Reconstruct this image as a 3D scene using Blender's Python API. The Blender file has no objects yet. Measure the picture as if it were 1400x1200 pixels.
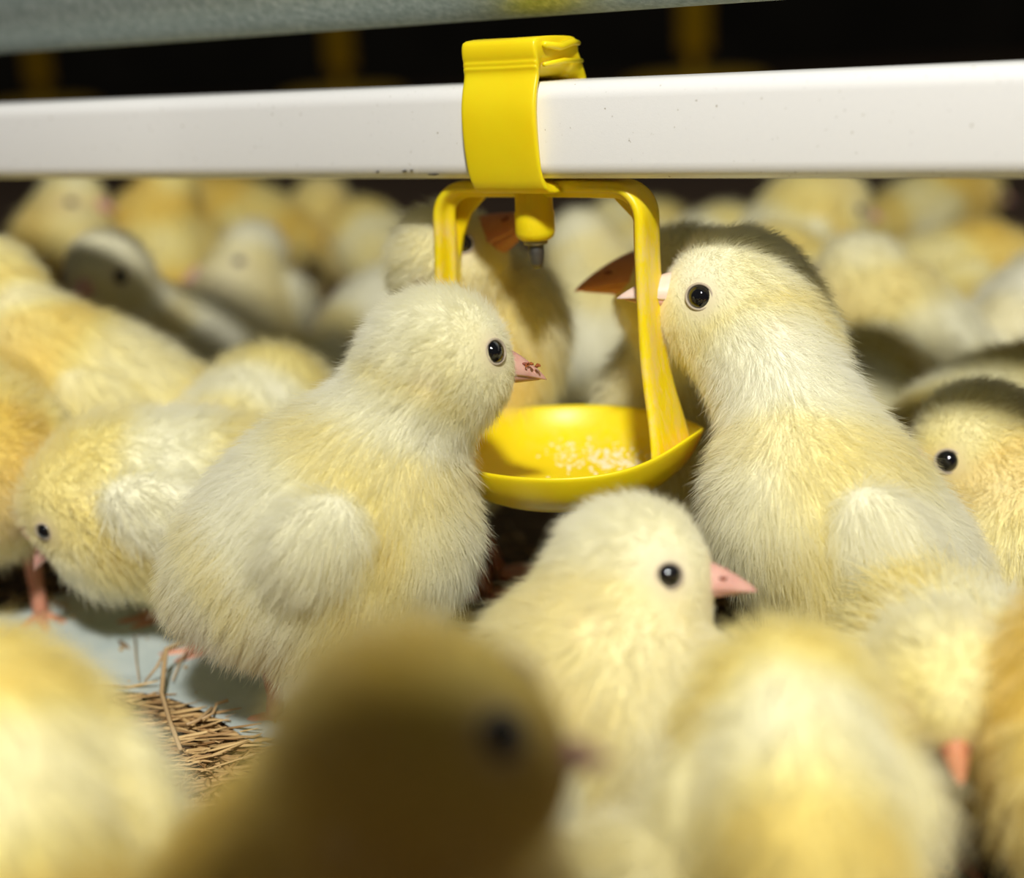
import bpy, bmesh, math, random, time
import numpy as np
from mathutils import Vector, Matrix
T00 = time.time()
sc = bpy.context.scene
col = sc.collection
rng = np.random.default_rng(7)

# ------------------------------------------------------------------ camera
FPX = 1850.0
RHO = math.radians(3.15); TH = math.atan(530 / FPX); CAMH = 0.150
Fv = np.array([0, math.cos(TH), -math.sin(TH)])
R0 = np.array([1, 0, 0.]); U0 = np.array([0, math.sin(TH), math.cos(TH)])
Rv = math.cos(RHO) * R0 - math.sin(RHO) * U0
Uv = math.sin(RHO) * R0 + math.cos(RHO) * U0
CP = np.array([0, 0, CAMH])
def at(px, py, Z):
    "photo pixel + distance along the lens axis (metres) -> world point"
    return CP + Z * (Fv + (px - 700) / FPX * Rv - (py - 600) / FPX * Uv)
def floor_at(px, py, z=0.0):
    D = Fv + (px - 700) / FPX * Rv - (py - 600) / FPX * Uv
    return CP + (z - CAMH) / D[2] * D
cam = bpy.data.cameras.new('camera'); camo = bpy.data.objects.new('camera', cam); col.objects.link(camo)
cam.sensor_width = 36; cam.lens = FPX / 1400 * 36; cam.clip_start = 0.01; cam.clip_end = 60
M = Matrix(((Rv[0], Uv[0], -Fv[0], CP[0]), (Rv[1], Uv[1], -Fv[1], CP[1]), (Rv[2], Uv[2], -Fv[2], CP[2]), (0, 0, 0, 1)))
camo.matrix_world = M
cam.dof.use_dof = True; cam.dof.focus_distance = 0.296
cam.dof.aperture_fstop = cam.lens / 7.8
sc.camera = camo

# ------------------------------------------------------------------ object helpers
def link(o, parent=None):
    col.objects.link(o)
    if parent is not None: o.parent = parent
    return o
def tag(o, label=None, cat=None, group=None, kind=None):
    if label: o['label'] = label
    if cat: o['category'] = cat
    if group: o['group'] = group
    if kind: o['kind'] = kind
    return o
def empty(name, loc):
    o = bpy.data.objects.new(name, None); o.empty_display_size = .01
    o.location = Vector(loc); return link(o)
def mesh_obj(name, V, Fc, m, parent=None, smooth=True, attr=None):
    me = bpy.data.meshes.new(name)
    V = np.asarray(V, dtype=np.float32)
    if isinstance(Fc, np.ndarray) and Fc.ndim == 2 and Fc.shape[1] == 4:
        me.vertices.add(len(V)); me.vertices.foreach_set('co', V.ravel())
        me.loops.add(Fc.size); me.loops.foreach_set('vertex_index', Fc.astype(np.int32).ravel())
        me.polygons.add(len(Fc)); me.polygons.foreach_set('loop_start', np.arange(0, Fc.size, 4, dtype=np.int32))
        me.update(calc_edges=True)
    else:
        me.from_pydata([tuple(map(float, v)) for v in V], [], [tuple(map(int, q)) for q in Fc])
    me.validate()
    if smooth: me.polygons.foreach_set('use_smooth', [True] * len(me.polygons))
    if attr is not None:
        a = me.attributes.new('fur', 'FLOAT_COLOR', 'POINT')
        a.data.foreach_set('color', np.c_[attr, np.ones(len(attr))].astype(np.float32).ravel())
    me.materials.append(m)
    return link(bpy.data.objects.new(name, me), parent)
def unit(v):
    v = np.asarray(v, float); return v / (np.linalg.norm(v) + 1e-12)
class MB:
    def __init__(s): s.V = []; s.F = []
    def add(s, V, Fc):
        b = len(s.V); s.V += [tuple(v) for v in V]; s.F += [tuple(b + i for i in q) for q in Fc]
    def rings(s, rings, cap=True, closed=False):
        n = len(rings[0]); V = [p for r in rings for p in r]; Fc = []
        K = len(rings)
        for i in range(K if closed else K - 1):
            for j in range(n):
                a = i * n + j; b = i * n + (j + 1) % n; c = ((i + 1) % K) * n + (j + 1) % n; d = ((i + 1) % K) * n + j
                Fc.append((a, b, c, d))
        if cap and not closed:
            Fc.append(tuple(range(n))[::-1]); Fc.append(tuple((K - 1) * n + j for j in range(n)))
        s.add(V, Fc)
    def tube(s, path, rad, n=12, prof=None, cap=True):
        path = [np.asarray(p, float) for p in path]; rings = []
        up = None
        for i, p in enumerate(path):
            t = unit(path[min(i + 1, len(path) - 1)] - path[max(i - 1, 0)])
            if up is None:
                up = np.array([0, 0, 1.]) if abs(t[2]) < .9 else np.array([1., 0, 0])
            up = unit(up - t * (up @ t)); sd = np.cross(t, up)
            r = rad[i] if hasattr(rad, '__len__') else rad
            rings.append([p + r * (math.cos(a) * sd + math.sin(a) * up) for a in np.linspace(0, 2 * math.pi, n, endpoint=False)])
        s.rings(rings, cap)
    def sphere(s, c, r, n=16, ax=None):
        c = np.asarray(c, float); rr = []
        for i in range(1, n):
            a = math.pi * i / n
            rr.append([c + r * np.array([math.sin(a) * math.cos(b), math.sin(a) * math.sin(b), math.cos(a)]) for b in np.linspace(0, 2 * math.pi, 2 * n, endpoint=False)])
        s.rings(rr, True)
    def build(s, name, m, parent=None, smooth=True, bevel=0, sub=0, off=None):
        V = np.array(s.V, float)
        if off is not None: V = V - off
        o = mesh_obj(name, V, s.F, m, parent, smooth)
        bm = bmesh.new(); bm.from_mesh(o.data); bmesh.ops.recalc_face_normals(bm, faces=bm.faces); bm.to_mesh(o.data); bm.free()
        if bevel:
            b = o.modifiers.new('bevel', 'BEVEL'); b.width = bevel; b.segments = 3; b.limit_method = 'ANGLE'; b.angle_limit = .6
        if sub:
            b = o.modifiers.new('sub', 'SUBSURF'); b.levels = b.render_levels = sub
        return o

# ------------------------------------------------------------------ materials
def mat(name):
    m = bpy.data.materials.new(name); m.use_nodes = True
    nt = m.node_tree; return m, nt, nt.nodes['Principled BSDF']
def N(nt, t, **k):
    n = nt.nodes.new(t)
    for a, b in k.items():
        if a in n.inputs: n.inputs[a].default_value = b
        else: setattr(n, a, b)
    return n
def ramp(nt, src, stops):
    r = nt.nodes.new('ShaderNodeValToRGB'); e = r.color_ramp.elements
    while len(e) < len(stops): e.new(.5)
    for i, (p, c) in enumerate(stops): e[i].position = p; e[i].color = (*c, 1)
    nt.links.new(src, r.inputs[0]); return r
def noise(nt, scale, detail=4, coord='Object', rough=.5):
    tc = N(nt, 'ShaderNodeTexCoord'); n = N(nt, 'ShaderNodeTexNoise', Scale=scale, Detail=detail, Roughness=rough)
    nt.links.new(tc.outputs[coord], n.inputs['Vector']); return n
def bump(nt, p, src, strength, dist):
    b = N(nt, 'ShaderNodeBump', Strength=strength, Distance=dist)
    nt.links.new(src, b.inputs['Height']); nt.links.new(b.outputs[0], p.inputs['Normal'])
def plain(name, c, rough=.5, **k):
    m, nt, p = mat(name); p.inputs['Base Color'].default_value = (*c, 1); p.inputs['Roughness'].default_value = rough
    for a, b in k.items(): p.inputs[a.replace('_', ' ')].default_value = b
    return m
# chick skin under the down
m_skin, nt, p = mat('chick_skin')
a = N(nt, 'ShaderNodeAttribute', attribute_name='fur'); nt.links.new(a.outputs['Color'], p.inputs['Base Color'])
p.inputs['Roughness'].default_value = .9; p.inputs['Specular IOR Level'].default_value = .1
# down
m_fur = bpy.data.materials.new('chick_down'); m_fur.use_nodes = True; nt = m_fur.node_tree; nt.nodes.clear()
out = N(nt, 'ShaderNodeOutputMaterial'); a = N(nt, 'ShaderNodeAttribute', attribute_name='fur')
h = N(nt, 'ShaderNodeBsdfHairPrincipled'); h.model = 'CHIANG'; h.parametrization = 'COLOR'
h.inputs['Roughness'].default_value = .55; h.inputs['Radial Roughness'].default_value = .7
h.inputs['Coat'].default_value = 0; h.inputs['IOR'].default_value = 1.45
nt.links.new(a.outputs['Color'], h.inputs['Color'])
d = N(nt, 'ShaderNodeBsdfDiffuse'); nt.links.new(a.outputs['Color'], d.inputs['Color'])
mx = N(nt, 'ShaderNodeMixShader'); mx.inputs[0].default_value = .45
nt.links.new(h.outputs[0], mx.inputs[1]); nt.links.new(d.outputs[0], mx.inputs[2]); nt.links.new(mx.outputs[0], out.inputs[0])
# beak, eye, legs
def horn(name, c1, c2, rough=.35):
    m, nt, p = mat(name); n = noise(nt, 260, 3)
    r = ramp(nt, n.outputs[0], [(.35, c1), (.7, c2)]); nt.links.new(r.outputs[0], p.inputs['Base Color'])
    p.inputs['Roughness'].default_value = rough; p.inputs['Subsurface Weight'].default_value = .3
    p.inputs['Subsurface Radius'].default_value = (1, .35, .2); p.inputs['Subsurface Scale'].default_value = .0015
    return m
m_beak = horn('beak_pink', (.68, .36, .30), (.78, .47, .38))
m_beakpale = horn('beak_pale', (.82, .62, .54), (.88, .70, .60))
m_beakd = horn('beak_orange_shade', (.62, .25, .12), (.70, .32, .16), .4)  # bills in shade: their browner tone put into the colour; also the reddish bill
m_leg = horn('leg_skin', (.62, .27, .17), (.72, .36, .24), .5)
m_claw = plain('claw', (.35, .2, .14), .4)
m_eye = plain('eye_black', (.004, .004, .006), .06, Coat_Weight=1.0)
m_lid = plain('eyelid_skin', (.50, .42, .31), .7)
m_nos = plain('nostril', (.25, .07, .04), .7)
m_dirt = plain('dried_feed', (.36, .10, .02), .9)

# ------------------------------------------------------------------ implicit chick bodies (millimetres)
class Sdf:
    def __init__(s): s.p = []
    def ell(s, c, ax, side, up, r, k=6):
        Mx = np.array([unit(ax), unit(side), unit(up)]); s.p.append(('e', np.asarray(c, float), Mx, np.asarray(r, float), k))
    def cap(s, a, b, ra, rb, k=6): s.p.append(('c', np.asarray(a, float), np.asarray(b, float), (ra, rb), k))
    def one(s, q, P):
        if q[0] == 'e':
            L = (P - q[1]) @ q[2].T; k0 = np.linalg.norm(L / q[3], axis=1); k1 = np.linalg.norm(L / q[3]**2, axis=1) + 1e-9
            return np.where(k0 < 1e-3, -q[3].min(), k0 * (k0 - 1) / k1)
        a, b = q[1], q[2]; ba = b - a; h = np.clip((P - a) @ ba / (ba @ ba), 0, 1)
        return np.linalg.norm(P - a - h[:, None] * ba, axis=1) - (q[3][0] + h * (q[3][1] - q[3][0]))
    def __call__(s, P, crease=False):
        d = None
        for q in s.p:
            e = s.one(q, P)
            if d is None: d = e; hard = e.copy(); continue
            hard = np.minimum(hard, e); k = q[4]
            h = np.clip(.5 + .5 * (e - d) / k, 0, 1); d = e * (1 - h) + d * h - k * h * (1 - h)
        return (d, np.maximum(hard - d, 0)) if crease else d
    def grad(s, P, e=.4):
        g = np.stack([s(P + np.eye(3)[i] * e) - s(P - np.eye(3)[i] * e) for i in range(3)], 1)
        return g / (np.linalg.norm(g, axis=1, keepdims=True) + 1e-9)
    def bounds(s):
        lo = np.full(3, 1e9); hi = -lo
        for q in s.p:
            if q[0] == 'e': R = q[3].max(); cs = [(q[1], R)]
            else: cs = [(q[1], q[3][0]), (q[2], q[3][1])]
            for c, R in cs: lo = np.minimum(lo, c - R); hi = np.maximum(hi, c + R)
        return lo - 4, hi + 4
def surface_net(sd, h):
    lo, hi = sd.bounds(); n = np.ceil((hi - lo) / h).astype(int) + 1
    gx, gy, gz = [lo[i] + h * np.arange(n[i]) for i in range(3)]
    G = np.stack(np.meshgrid(gx, gy, gz, indexing='ij'), -1).reshape(-1, 3)
    V = sd(G).reshape(n)
    S = V < 0
    cs = np.zeros(n - 1, int)
    sh = lambda A, o: A[o[0]:n[0] - 1 + o[0], o[1]:n[1] - 1 + o[1], o[2]:n[2] - 1 + o[2]]
    offs = [(i, j, k) for i in (0, 1) for j in (0, 1) for k in (0, 1)]
    for o in offs: cs += sh(S, o)
    act = (cs > 0) & (cs < 8); idx = np.full(n - 1, -1); idx[act] = np.arange(act.sum())
    acc = np.zeros((*(n - 1), 3)); cnt = np.zeros(n - 1)
    for a in range(3):
        for o in offs:
            if o[a]: continue
            o2 = list(o); o2[a] = 1
            v0 = sh(V, o); v1 = sh(V, o2); cr = (v0 < 0) != (v1 < 0)
            t = np.where(cr, v0 / np.where(cr, v0 - v1, 1), 0)
            p = np.zeros((*(n - 1), 3)); p[...] = o; p[..., a] += t
            acc += p * cr[..., None]; cnt += cr
    I = np.argwhere(act); P = lo + h * (I + acc[act] / cnt[act][:, None])
    quads = []
    for a in range(3):
        b, c = (a + 1) % 3, (a + 2) % 3
        e0 = [slice(None)] * 3; e1 = [slice(None)] * 3; e0[a] = slice(0, -1); e1[a] = slice(1, None)
        s0 = S[tuple(e0)]; s1 = S[tuple(e1)]
        E = np.argwhere(s0 != s1); E = E[(E[:, b] > 0) & (E[:, c] > 0)]
        fl = s0[tuple(E.T)]
        def cell(db, dc):
            Q = E.copy(); Q[:, b] -= db; Q[:, c] -= dc; return idx[tuple(Q.T)]
        q = np.stack([cell(1, 1), cell(0, 1), cell(0, 0), cell(1, 0)], 1)
        q[~fl] = q[~fl][:, ::-1]; quads.append(q)
    Q = np.concatenate(quads); Q = Q[(Q >= 0).all(1)]
    for _ in range(2):
        P = P - sd.grad(P) * sd(P)[:, None] * .9
    return P, Q
def lownoise(P, f, seed):
    r = np.random.default_rng(seed); v = np.zeros(len(P))
    for i in range(7):
        d = unit(r.normal(size=3)); v += np.sin(P @ d * f * r.uniform(.6, 1.7) + r.uniform(0, 6.28))
    return v / 3.2

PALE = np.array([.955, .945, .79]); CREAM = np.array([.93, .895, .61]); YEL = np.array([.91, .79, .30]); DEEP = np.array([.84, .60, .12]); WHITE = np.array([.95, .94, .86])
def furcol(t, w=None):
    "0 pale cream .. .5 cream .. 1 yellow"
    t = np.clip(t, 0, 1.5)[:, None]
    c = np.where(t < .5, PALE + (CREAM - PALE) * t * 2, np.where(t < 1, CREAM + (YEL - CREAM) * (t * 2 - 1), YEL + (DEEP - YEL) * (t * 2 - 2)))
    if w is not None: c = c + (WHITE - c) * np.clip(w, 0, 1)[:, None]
    return c

BK = {}
def make_beak(root, base, f, up, mats, s=1.0, name_u='upper_beak', nostril=True, dirt=False, gape=0.0):
    "short conical bill, millimetres"
    f = unit(f); up = unit(up - f * (np.dot(up, f))); sd = np.cross(f, up)
    def half(top, length, w0, h0, drop, gap):
        rings = []; n = 18
        for t in np.linspace(0, 1, 14):
            w = w0 * (1 - t)**.62 * (1 - .10 * t) + .12; hh = h0 * (1 - t**1.25)**.85 * (1 - .10 * t) + .12
            c = base + f * (length * t) - up * (drop * t**2.2)
            ring = []
            for a in np.linspace(0, 2 * math.pi, n, endpoint=False):
                x = math.cos(a) * w; y = math.sin(a)
                if top: z = (abs(y)**.85) * hh if y > 0 else y * .28 * hh
                else: z = y * hh * .9 if y < 0 else y * .15 * hh
                if top: x *= 1 - .30 * max(y, 0)
                ring.append(c + sd * x + up * (z + gap))
            rings.append(ring)
        return rings
    mb = MB(); mb.rings(half(True, 10.8 * s, 4.1 * s, 4.5 * s, 1.2 * s, .15 * s))
    ub = mb.build(name_u, mats[0], root); ub.data.transform(Matrix.Scale(.001, 4))
    mb = MB(); mb.rings(half(False, 9.6 * s, 3.7 * s, 3.0 * s, .8 * s, -.25 * s - gape))
    lb = mb.build('lower_beak', mats[1], root); lb.data.transform(Matrix.Scale(.001, 4))
    if nostril:
        for q in (-1, 1):
            mb = MB(); c = base + f * 5.0 * s + up * 1.9 * s + sd * q * 2.1 * s; rr = []
            for i in range(1, 8):
                a = math.pi * i / 8
                rr.append([c + f * .75 * s * math.cos(a) + (sd * q * .35 * math.cos(b) + up * .3 * math.sin(b)) * s * math.sin(a) for b in np.linspace(0, 6.283, 10, endpoint=False)])
            mb.rings(rr); nb = mb.build('nostril', m_nos, ub); nb.data.transform(Matrix.Scale(.001, 4))
    return ub, lb

HAIRS = 0
def chick(label, cat='chick', group=None, body=None, ax=(1, 0, .3), L=(33, 24, 26), head=None, hr=13.5, beak=(1, 0, 0),
          tint=.3, white=0., hairs=6000, hrad=.10, grid=2.2, hl=1.0, wing=1, feet=None, beakmat=None, bs=1.0, claws=False, neckr=1.0,
          roll=0., seed=0, thigh=1., wingp=(0, 0, 0), eyes=(1, 1), tail=1., breast=(0, 0), extra=None, bd=None, headup=None, wt=.12, ws=1., bz=.12, nape=None, crust=False, eyea=(.52, .82, .10), orange=0.):
    global HAIRS
    B = at(*body) * 1000; Hc = at(*head) * 1000
    ax = unit(ax); side = unit(np.cross([0, 0, 1.], ax)); up = np.cross(ax, side)
    base = np.array([B[0], B[1], 0.])
    root = empty('chick', base / 1000); tag(root, label, cat, group)
    B = B - base; Hc = Hc - base
    a, b, c = L
    s = Sdf()
    s.ell(B, ax, side, up, (a, b, c))
    s.ell(B + ax * a * (.42 + breast[0]) - up * c * (.12 + breast[1]), ax, side, up, (a * .62, b * .9, c * .86), 8)
    s.ell(B - ax * a * .60 + up * c * .02, ax, side, up, (a * .55, b * .72, c * .66), 8)
    if tail: s.ell(B - ax * a * 1.02 + up * c * .15, unit(ax - up * .25), side, up, (9 * tail, 6, 6), 8)
    s.cap(B + ax * a * .42 + up * c * .28, Hc - np.array([0, 0, 1.]), b * .74 * neckr, hr * .84, 9)
    if nape is not None:
        s.ell(at(*nape[:3]) * 1000 - base, ax, side, up, (nape[3], nape[3] * .9, nape[3] * 1.05), 8)
    f = unit(beak); hs = unit(np.cross([0, 0, 1.], f) if headup is None else np.cross(headup, f)); hu = np.cross(f, hs)
    s.ell(Hc, f, hs, hu, (hr * 1.06, hr * .93, hr * .98), 6)
    s.ell(Hc + f * hr * .62 - hu * hr * .18, f, hs, hu, (hr * .52, hr * .50, hr * .50), 5)
    for q in (-1, 1):   # thighs
        hip = B - ax * 2 + side * q * b * .45
        kn = np.array([hip[0], hip[1], max(B[2] - c * 1.02, 9)]) + ax * np.array([1, 1, 0]) * -2
        if thigh: s.cap(hip - up * c * .35, kn, 11 * thigh, 7 * thigh, 7)
        if wing:
            wc = B + side * q * (b * .93) + up * (c * .05 + wingp[1]) + ax * (-a * .10 + wingp[0])
            wd = unit(-ax * .9 - np.array([0, 0, .45])); wu = unit(up - wd * (up @ wd))
            s.ell(wc, wd, side, wu, (a * .50 * ws, 6.5, c * .46 * ws), 2.0)
    if extra: extra(s, B, Hc, ax, side, up, f, hs, hu)
    sdf_k = s
    P, Q = surface_net(s, grid)
    def march(o, d, far=40):
        t = 0.
        o = o.copy()
        for _ in range(60):
            v = s((o + d * t)[None])[0]
            if v > -.02: break
            t += max(-v * .8, .02)
        return o + d * t
    bb = march(Hc - hu * hr * bz, f) - f * 4.0
    edirs = [unit(f * eyea[0] + hs * q * eyea[1] + hu * eyea[2]) for q in (1, -1)]
    eyes_p = [march(Hc + f * hr * .25, e) for e in edirs]
    ears = [march(Hc - f * hr * .30 - hu * hr * .18, hs * q) for q in (1, -1)]
    # colour
    def tints(X):
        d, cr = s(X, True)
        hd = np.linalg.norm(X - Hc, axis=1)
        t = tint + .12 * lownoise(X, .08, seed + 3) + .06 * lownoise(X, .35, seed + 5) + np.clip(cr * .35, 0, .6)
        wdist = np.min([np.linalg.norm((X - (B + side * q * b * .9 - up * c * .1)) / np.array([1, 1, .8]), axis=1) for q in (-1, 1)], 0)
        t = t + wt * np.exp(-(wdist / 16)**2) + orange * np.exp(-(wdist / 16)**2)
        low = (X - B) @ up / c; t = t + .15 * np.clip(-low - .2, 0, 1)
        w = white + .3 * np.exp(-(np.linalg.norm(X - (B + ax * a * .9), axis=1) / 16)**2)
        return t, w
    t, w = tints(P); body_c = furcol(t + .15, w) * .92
    fe = np.min([np.linalg.norm(P - e, axis=1) for e in eyes_p], 0)
    fb = np.linalg.norm(P - (bb + f * 2), axis=1)
    face = np.clip(1 - np.minimum(fe / 5.5, fb / 6.5), 0, 1)[:, None]
    body_c = body_c * (1 - face * .55) + np.array([.74, .56, .42]) * face * .55
    mesh_obj('body', P / 1000, Q, m_skin, root, True, body_c)
    ea = np.clip(1 - np.min([np.linalg.norm(P - e, axis=1) for e in ears], 0) / 2.6, 0, 1)[:, None]; pass
    r0 = np.random.default_rng(4)
    # beak and eyes
    mats = beakmat or (m_beak, m_beak)
    ub, _ = make_beak(root, bb, f if bd is None else unit(bd), hu, mats, bs * hr / 13.5)
    if crust:
        k = bs * hr / 13.5; fb = unit(bd) if bd is not None else f; sb = unit(np.cross(fb, hu)); mb = MB()
        for i in range(26):
            o = r0.normal(size=3) * .45; pc = bb + fb * (5.4 + (i % 2) * 1.9) * k + hu * (2.0 + .2 * o[0]) * k - sb * crust * 2.55 * k + np.array([o[0], o[1], o[2] * .5]) * .8
            mb.sphere(pc, r0.uniform(.15, .38), 4)
        cr_ = mb.build('feed_crust', m_dirt, ub); cr_.data.transform(Matrix.Scale(.001, 4))
    for q, ep, ed in zip((1, -1), eyes_p, edirs):
        if not (eyes[0] if q == 1 else eyes[1]): continue
        nrm = s.grad(ep[None])[0]; nrm = unit(nrm + hs * q * .35)
        er = 2.55 * hr / 13.5
        mb = MB(); mb.sphere(ep - nrm * 1.15 * er / 2.55, er, 14)
        eo = mb.build('eye', m_eye, root); eo.data.transform(Matrix.Scale(.001, 4))
        tx = unit(np.cross(nrm, [.2, .1, 1])); ty = np.cross(nrm, tx); rings = []
        for aa in np.linspace(0, 2 * math.pi, 28, endpoint=False):
            rad = tx * math.cos(aa) * 1.04 + ty * math.sin(aa) * .98
            cc = ep + rad * er * .98 - nrm * .05
            rings.append([cc + unit(rad) * .32 * math.cos(bb_) + nrm * .36 * math.sin(bb_) for bb_ in np.linspace(0, 2 * math.pi, 8, endpoint=False)])
        mb = MB(); mb.rings(rings, False, True); lo_ = mb.build('eyelid', m_lid, eo); lo_.data.transform(Matrix.Scale(.001, 4))
    # legs
    fwd = unit(np.array([ax[0], ax[1], 0]))
    for i, q in enumerate((-1, 1)):
        hip = B - ax * 2 + side * q * b * .45
        top = np.array([hip[0], hip[1], max(B[2] - c * .8, 10)]) - fwd * 3
        ft = top * np.array([1, 1, 0]) + fwd * 5 + np.array([0, 0, 2.0])
        if feet: ft = floor_at(*feet[i]) * 1000 - base + np.array([0, 0, 2.])
        hock = (top * .45 + ft * .55) - fwd * 5; hock[2] = max(hock[2], 6)
        mb = MB(); mb.tube([top, hock, (hock + ft) / 2 + fwd * .6, ft], [3.4, 2.6, 2.1, 2.4], 12)
        tips = []
        for ang, ln in ((-.5, 15), (0, 19), (.5, 15), (math.pi, 8)):
            d = fwd * math.cos(ang) + side * math.sin(ang); d = unit(d * np.array([1, 1, 0]))
            pts = [ft, ft + d * ln * .33 + np.array([0, 0, .4]), ft + d * ln * .66 + np.array([0, 0, .2]), ft + d * ln + np.array([0, 0, -.7])]
            mb.tube(pts, [2.0, 1.75, 1.55, .9], 10); tips.append((pts[-1], d))
        lg = mb.build('leg', m_leg, root); lg.data.transform(Matrix.Scale(.001, 4))
        if claws:
            for tp, d in tips:
                mb = MB(); mb.tube([tp - d, tp + d * 1.2, tp + d * 3 + np.array([0, 0, -.5])], [.75, .55, .1], 8)
                cl = mb.build('claw', m_claw, lg); cl.data.transform(Matrix.Scale(.001, 4))
    # down
    r = np.random.default_rng(seed + 100)
    A, Bq, C, D = [P[Q[:, i]] for i in range(4)]
    area = .5 * (np.linalg.norm(np.cross(Bq - A, C - A), axis=1) + np.linalg.norm(np.cross(C - A, D - A), axis=1))
    cen = (A + C) / 2
    fbc = np.linalg.norm(cen - (bb + f * 2), axis=1)
    dens = area * (1 + 1.6 * np.clip(1 - np.linalg.norm(cen - Hc, axis=1) / (hr * 1.6), 0, 1) + 1.5 * np.clip(1 - fbc / 14, 0, 1))
    # hairs nobody can ever see are left out (deep inside contact with the floor)
    pi = r.choice(len(Q), hairs, p=dens / dens.sum()); u = r.random(hairs)[:, None]; v = r.random(hairs)[:, None]
    X = (A[pi] * (1 - u) + Bq[pi] * u) * (1 - v) + (D[pi] * (1 - u) + C[pi] * u) * v
    fe = np.min([np.linalg.norm(X - e, axis=1) for e in eyes_p], 0)
    rel = X - (bb + f * 4.6); fa = rel @ f; fr = np.linalg.norm(rel - fa[:, None] * f, axis=1)
    keep = (fe > 3.1 * hr / 13.5) & ~((fa > -1.5) & (fr < 3.5 * bs * hr / 13.5)); X = X[keep]; fe = fe[keep]
    n = len(X); nr = s.grad(X)
    hd = np.linalg.norm(X - Hc, axis=1); fbd = np.linalg.norm(X - bb, axis=1)
    face = np.clip((np.minimum(fe - 1.5, fbd - 3.5)) / 9.5, 0.0, 1)
    wh = np.clip((hd - hr * .8) / (hr * 1.0), 0, 1)
    fear = np.min([np.linalg.norm(X - e, axis=1) for e in ears], 0)
    face = face * np.clip(.25 + fear / 4.0, 0, 1)
    ln = (.60 + 4.1 * face + wh * 2.0 * face) * hl * r.uniform(.65, 1.25, n)
    flow_h = -f * .9 + np.array([0, 0, -.15]); flow_b = -ax * .75 + np.array([0, 0, -.75])
    flow = flow_h * (1 - wh)[:, None] + flow_b * wh[:, None]
    flow = flow - nr * (flow * nr).sum(1)[:, None]
    tuft = np.stack([lownoise(X, .9, seed + 11 + i) for i in range(3)], 1); tuft2 = np.stack([lownoise(X, 2.6, seed + 21 + i) for i in range(3)], 1)
    d0 = nr * (.95 - .35 * (1 - face))[:, None] + flow * .62 + tuft * .09 + tuft2 * .09 + r.normal(size=(n, 3)) * .22
    d0 /= np.linalg.norm(d0, axis=1, keepdims=True)
    bend = flow * .55 + tuft * .13 + tuft2 * .10 + r.normal(size=(n, 3)) * .18 + np.array([0, 0, -.10])
    K = 5; tt = np.linspace(0, 1, K)
    Y = X[:, None, :] - nr[:, None, :] * .5 + ln[:, None, None] * (d0[:, None, :] * tt[None, :, None] + bend[:, None, :] * (tt**2)[None, :, None])
    Y[..., 2] = np.maximum(Y[..., 2], .6)
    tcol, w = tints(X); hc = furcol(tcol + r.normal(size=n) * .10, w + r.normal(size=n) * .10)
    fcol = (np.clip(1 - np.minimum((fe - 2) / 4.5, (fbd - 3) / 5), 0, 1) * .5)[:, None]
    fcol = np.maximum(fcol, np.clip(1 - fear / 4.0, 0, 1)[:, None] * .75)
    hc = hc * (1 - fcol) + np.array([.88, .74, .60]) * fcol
    cu = bpy.data.hair_curves.new('downy_coat'); cu.add_curves([K] * n)
    cu.attributes['position'].data.foreach_set('vector', (Y / 1000).astype(np.float32).ravel())
    ra = cu.attributes.get('radius') or cu.attributes.new('radius', 'FLOAT', 'POINT')
    rad = hrad / 1000 * np.array([1, 1, .9, .65, .12])[None, :] * r.uniform(.7, 1.2, n)[:, None] * (.55 + .45 * np.clip(ln / 4, 0, 1))[:, None]
    ra.data.foreach_set('value', rad.astype(np.float32).ravel())
    at_ = cu.attributes.new('fur', 'FLOAT_COLOR', 'CURVE')
    at_.data.foreach_set('color', np.c_[np.clip(hc, 0, .95), np.ones(n)].astype(np.float32).ravel())
    cu.materials.append(m_fur); link(bpy.data.objects.new('downy_coat', cu), root)
    HAIRS += n
    print('CHICK %-60s body z %.0f  top %.0f  Z %.3f' % (label[:60], B[2], P[:, 2].max(), body[2]))
    return root
# ------------------------------------------------------------------ white water pipe and its frame of reference
PA = at(0, 246, .394); PB = at(1400, 247, .2526)
ES = unit((PB - PA) * np.array([1, 1, 0])); EN = np.array([-ES[1], ES[0], 0.]); EZ = np.array([0, 0, 1.])
PZ = (PA[2] + PB[2]) / 2
def px_of(P):
    d = np.asarray(P) - CP; Z = d @ Fv; return 700 + FPX * (d @ Rv) / Z, 600 - FPX * (d @ Uv) / Z
O = None
for sgo in np.linspace(0, np.linalg.norm(PB - PA), 4000):
    q = PA + ES * sgo + EN * .0105; q[2] = PZ - .007
    if px_of(q)[0] > 730: O = q; break
O[2] = PZ                                   # under the pipe, over the nipple
def W(s, n, z): return (O + (ES * s + EN * n + EZ * z) / 1000)   # millimetres in the drinker's frame
RC = floor_at(777, 600, .059)                    # middle of the cup's rim
cs, cn, cz = [float((RC - O) @ e) * 1000 for e in (ES, EN, EZ)]
print('cup centre in drinker frame', cs, cn, cz)

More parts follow.
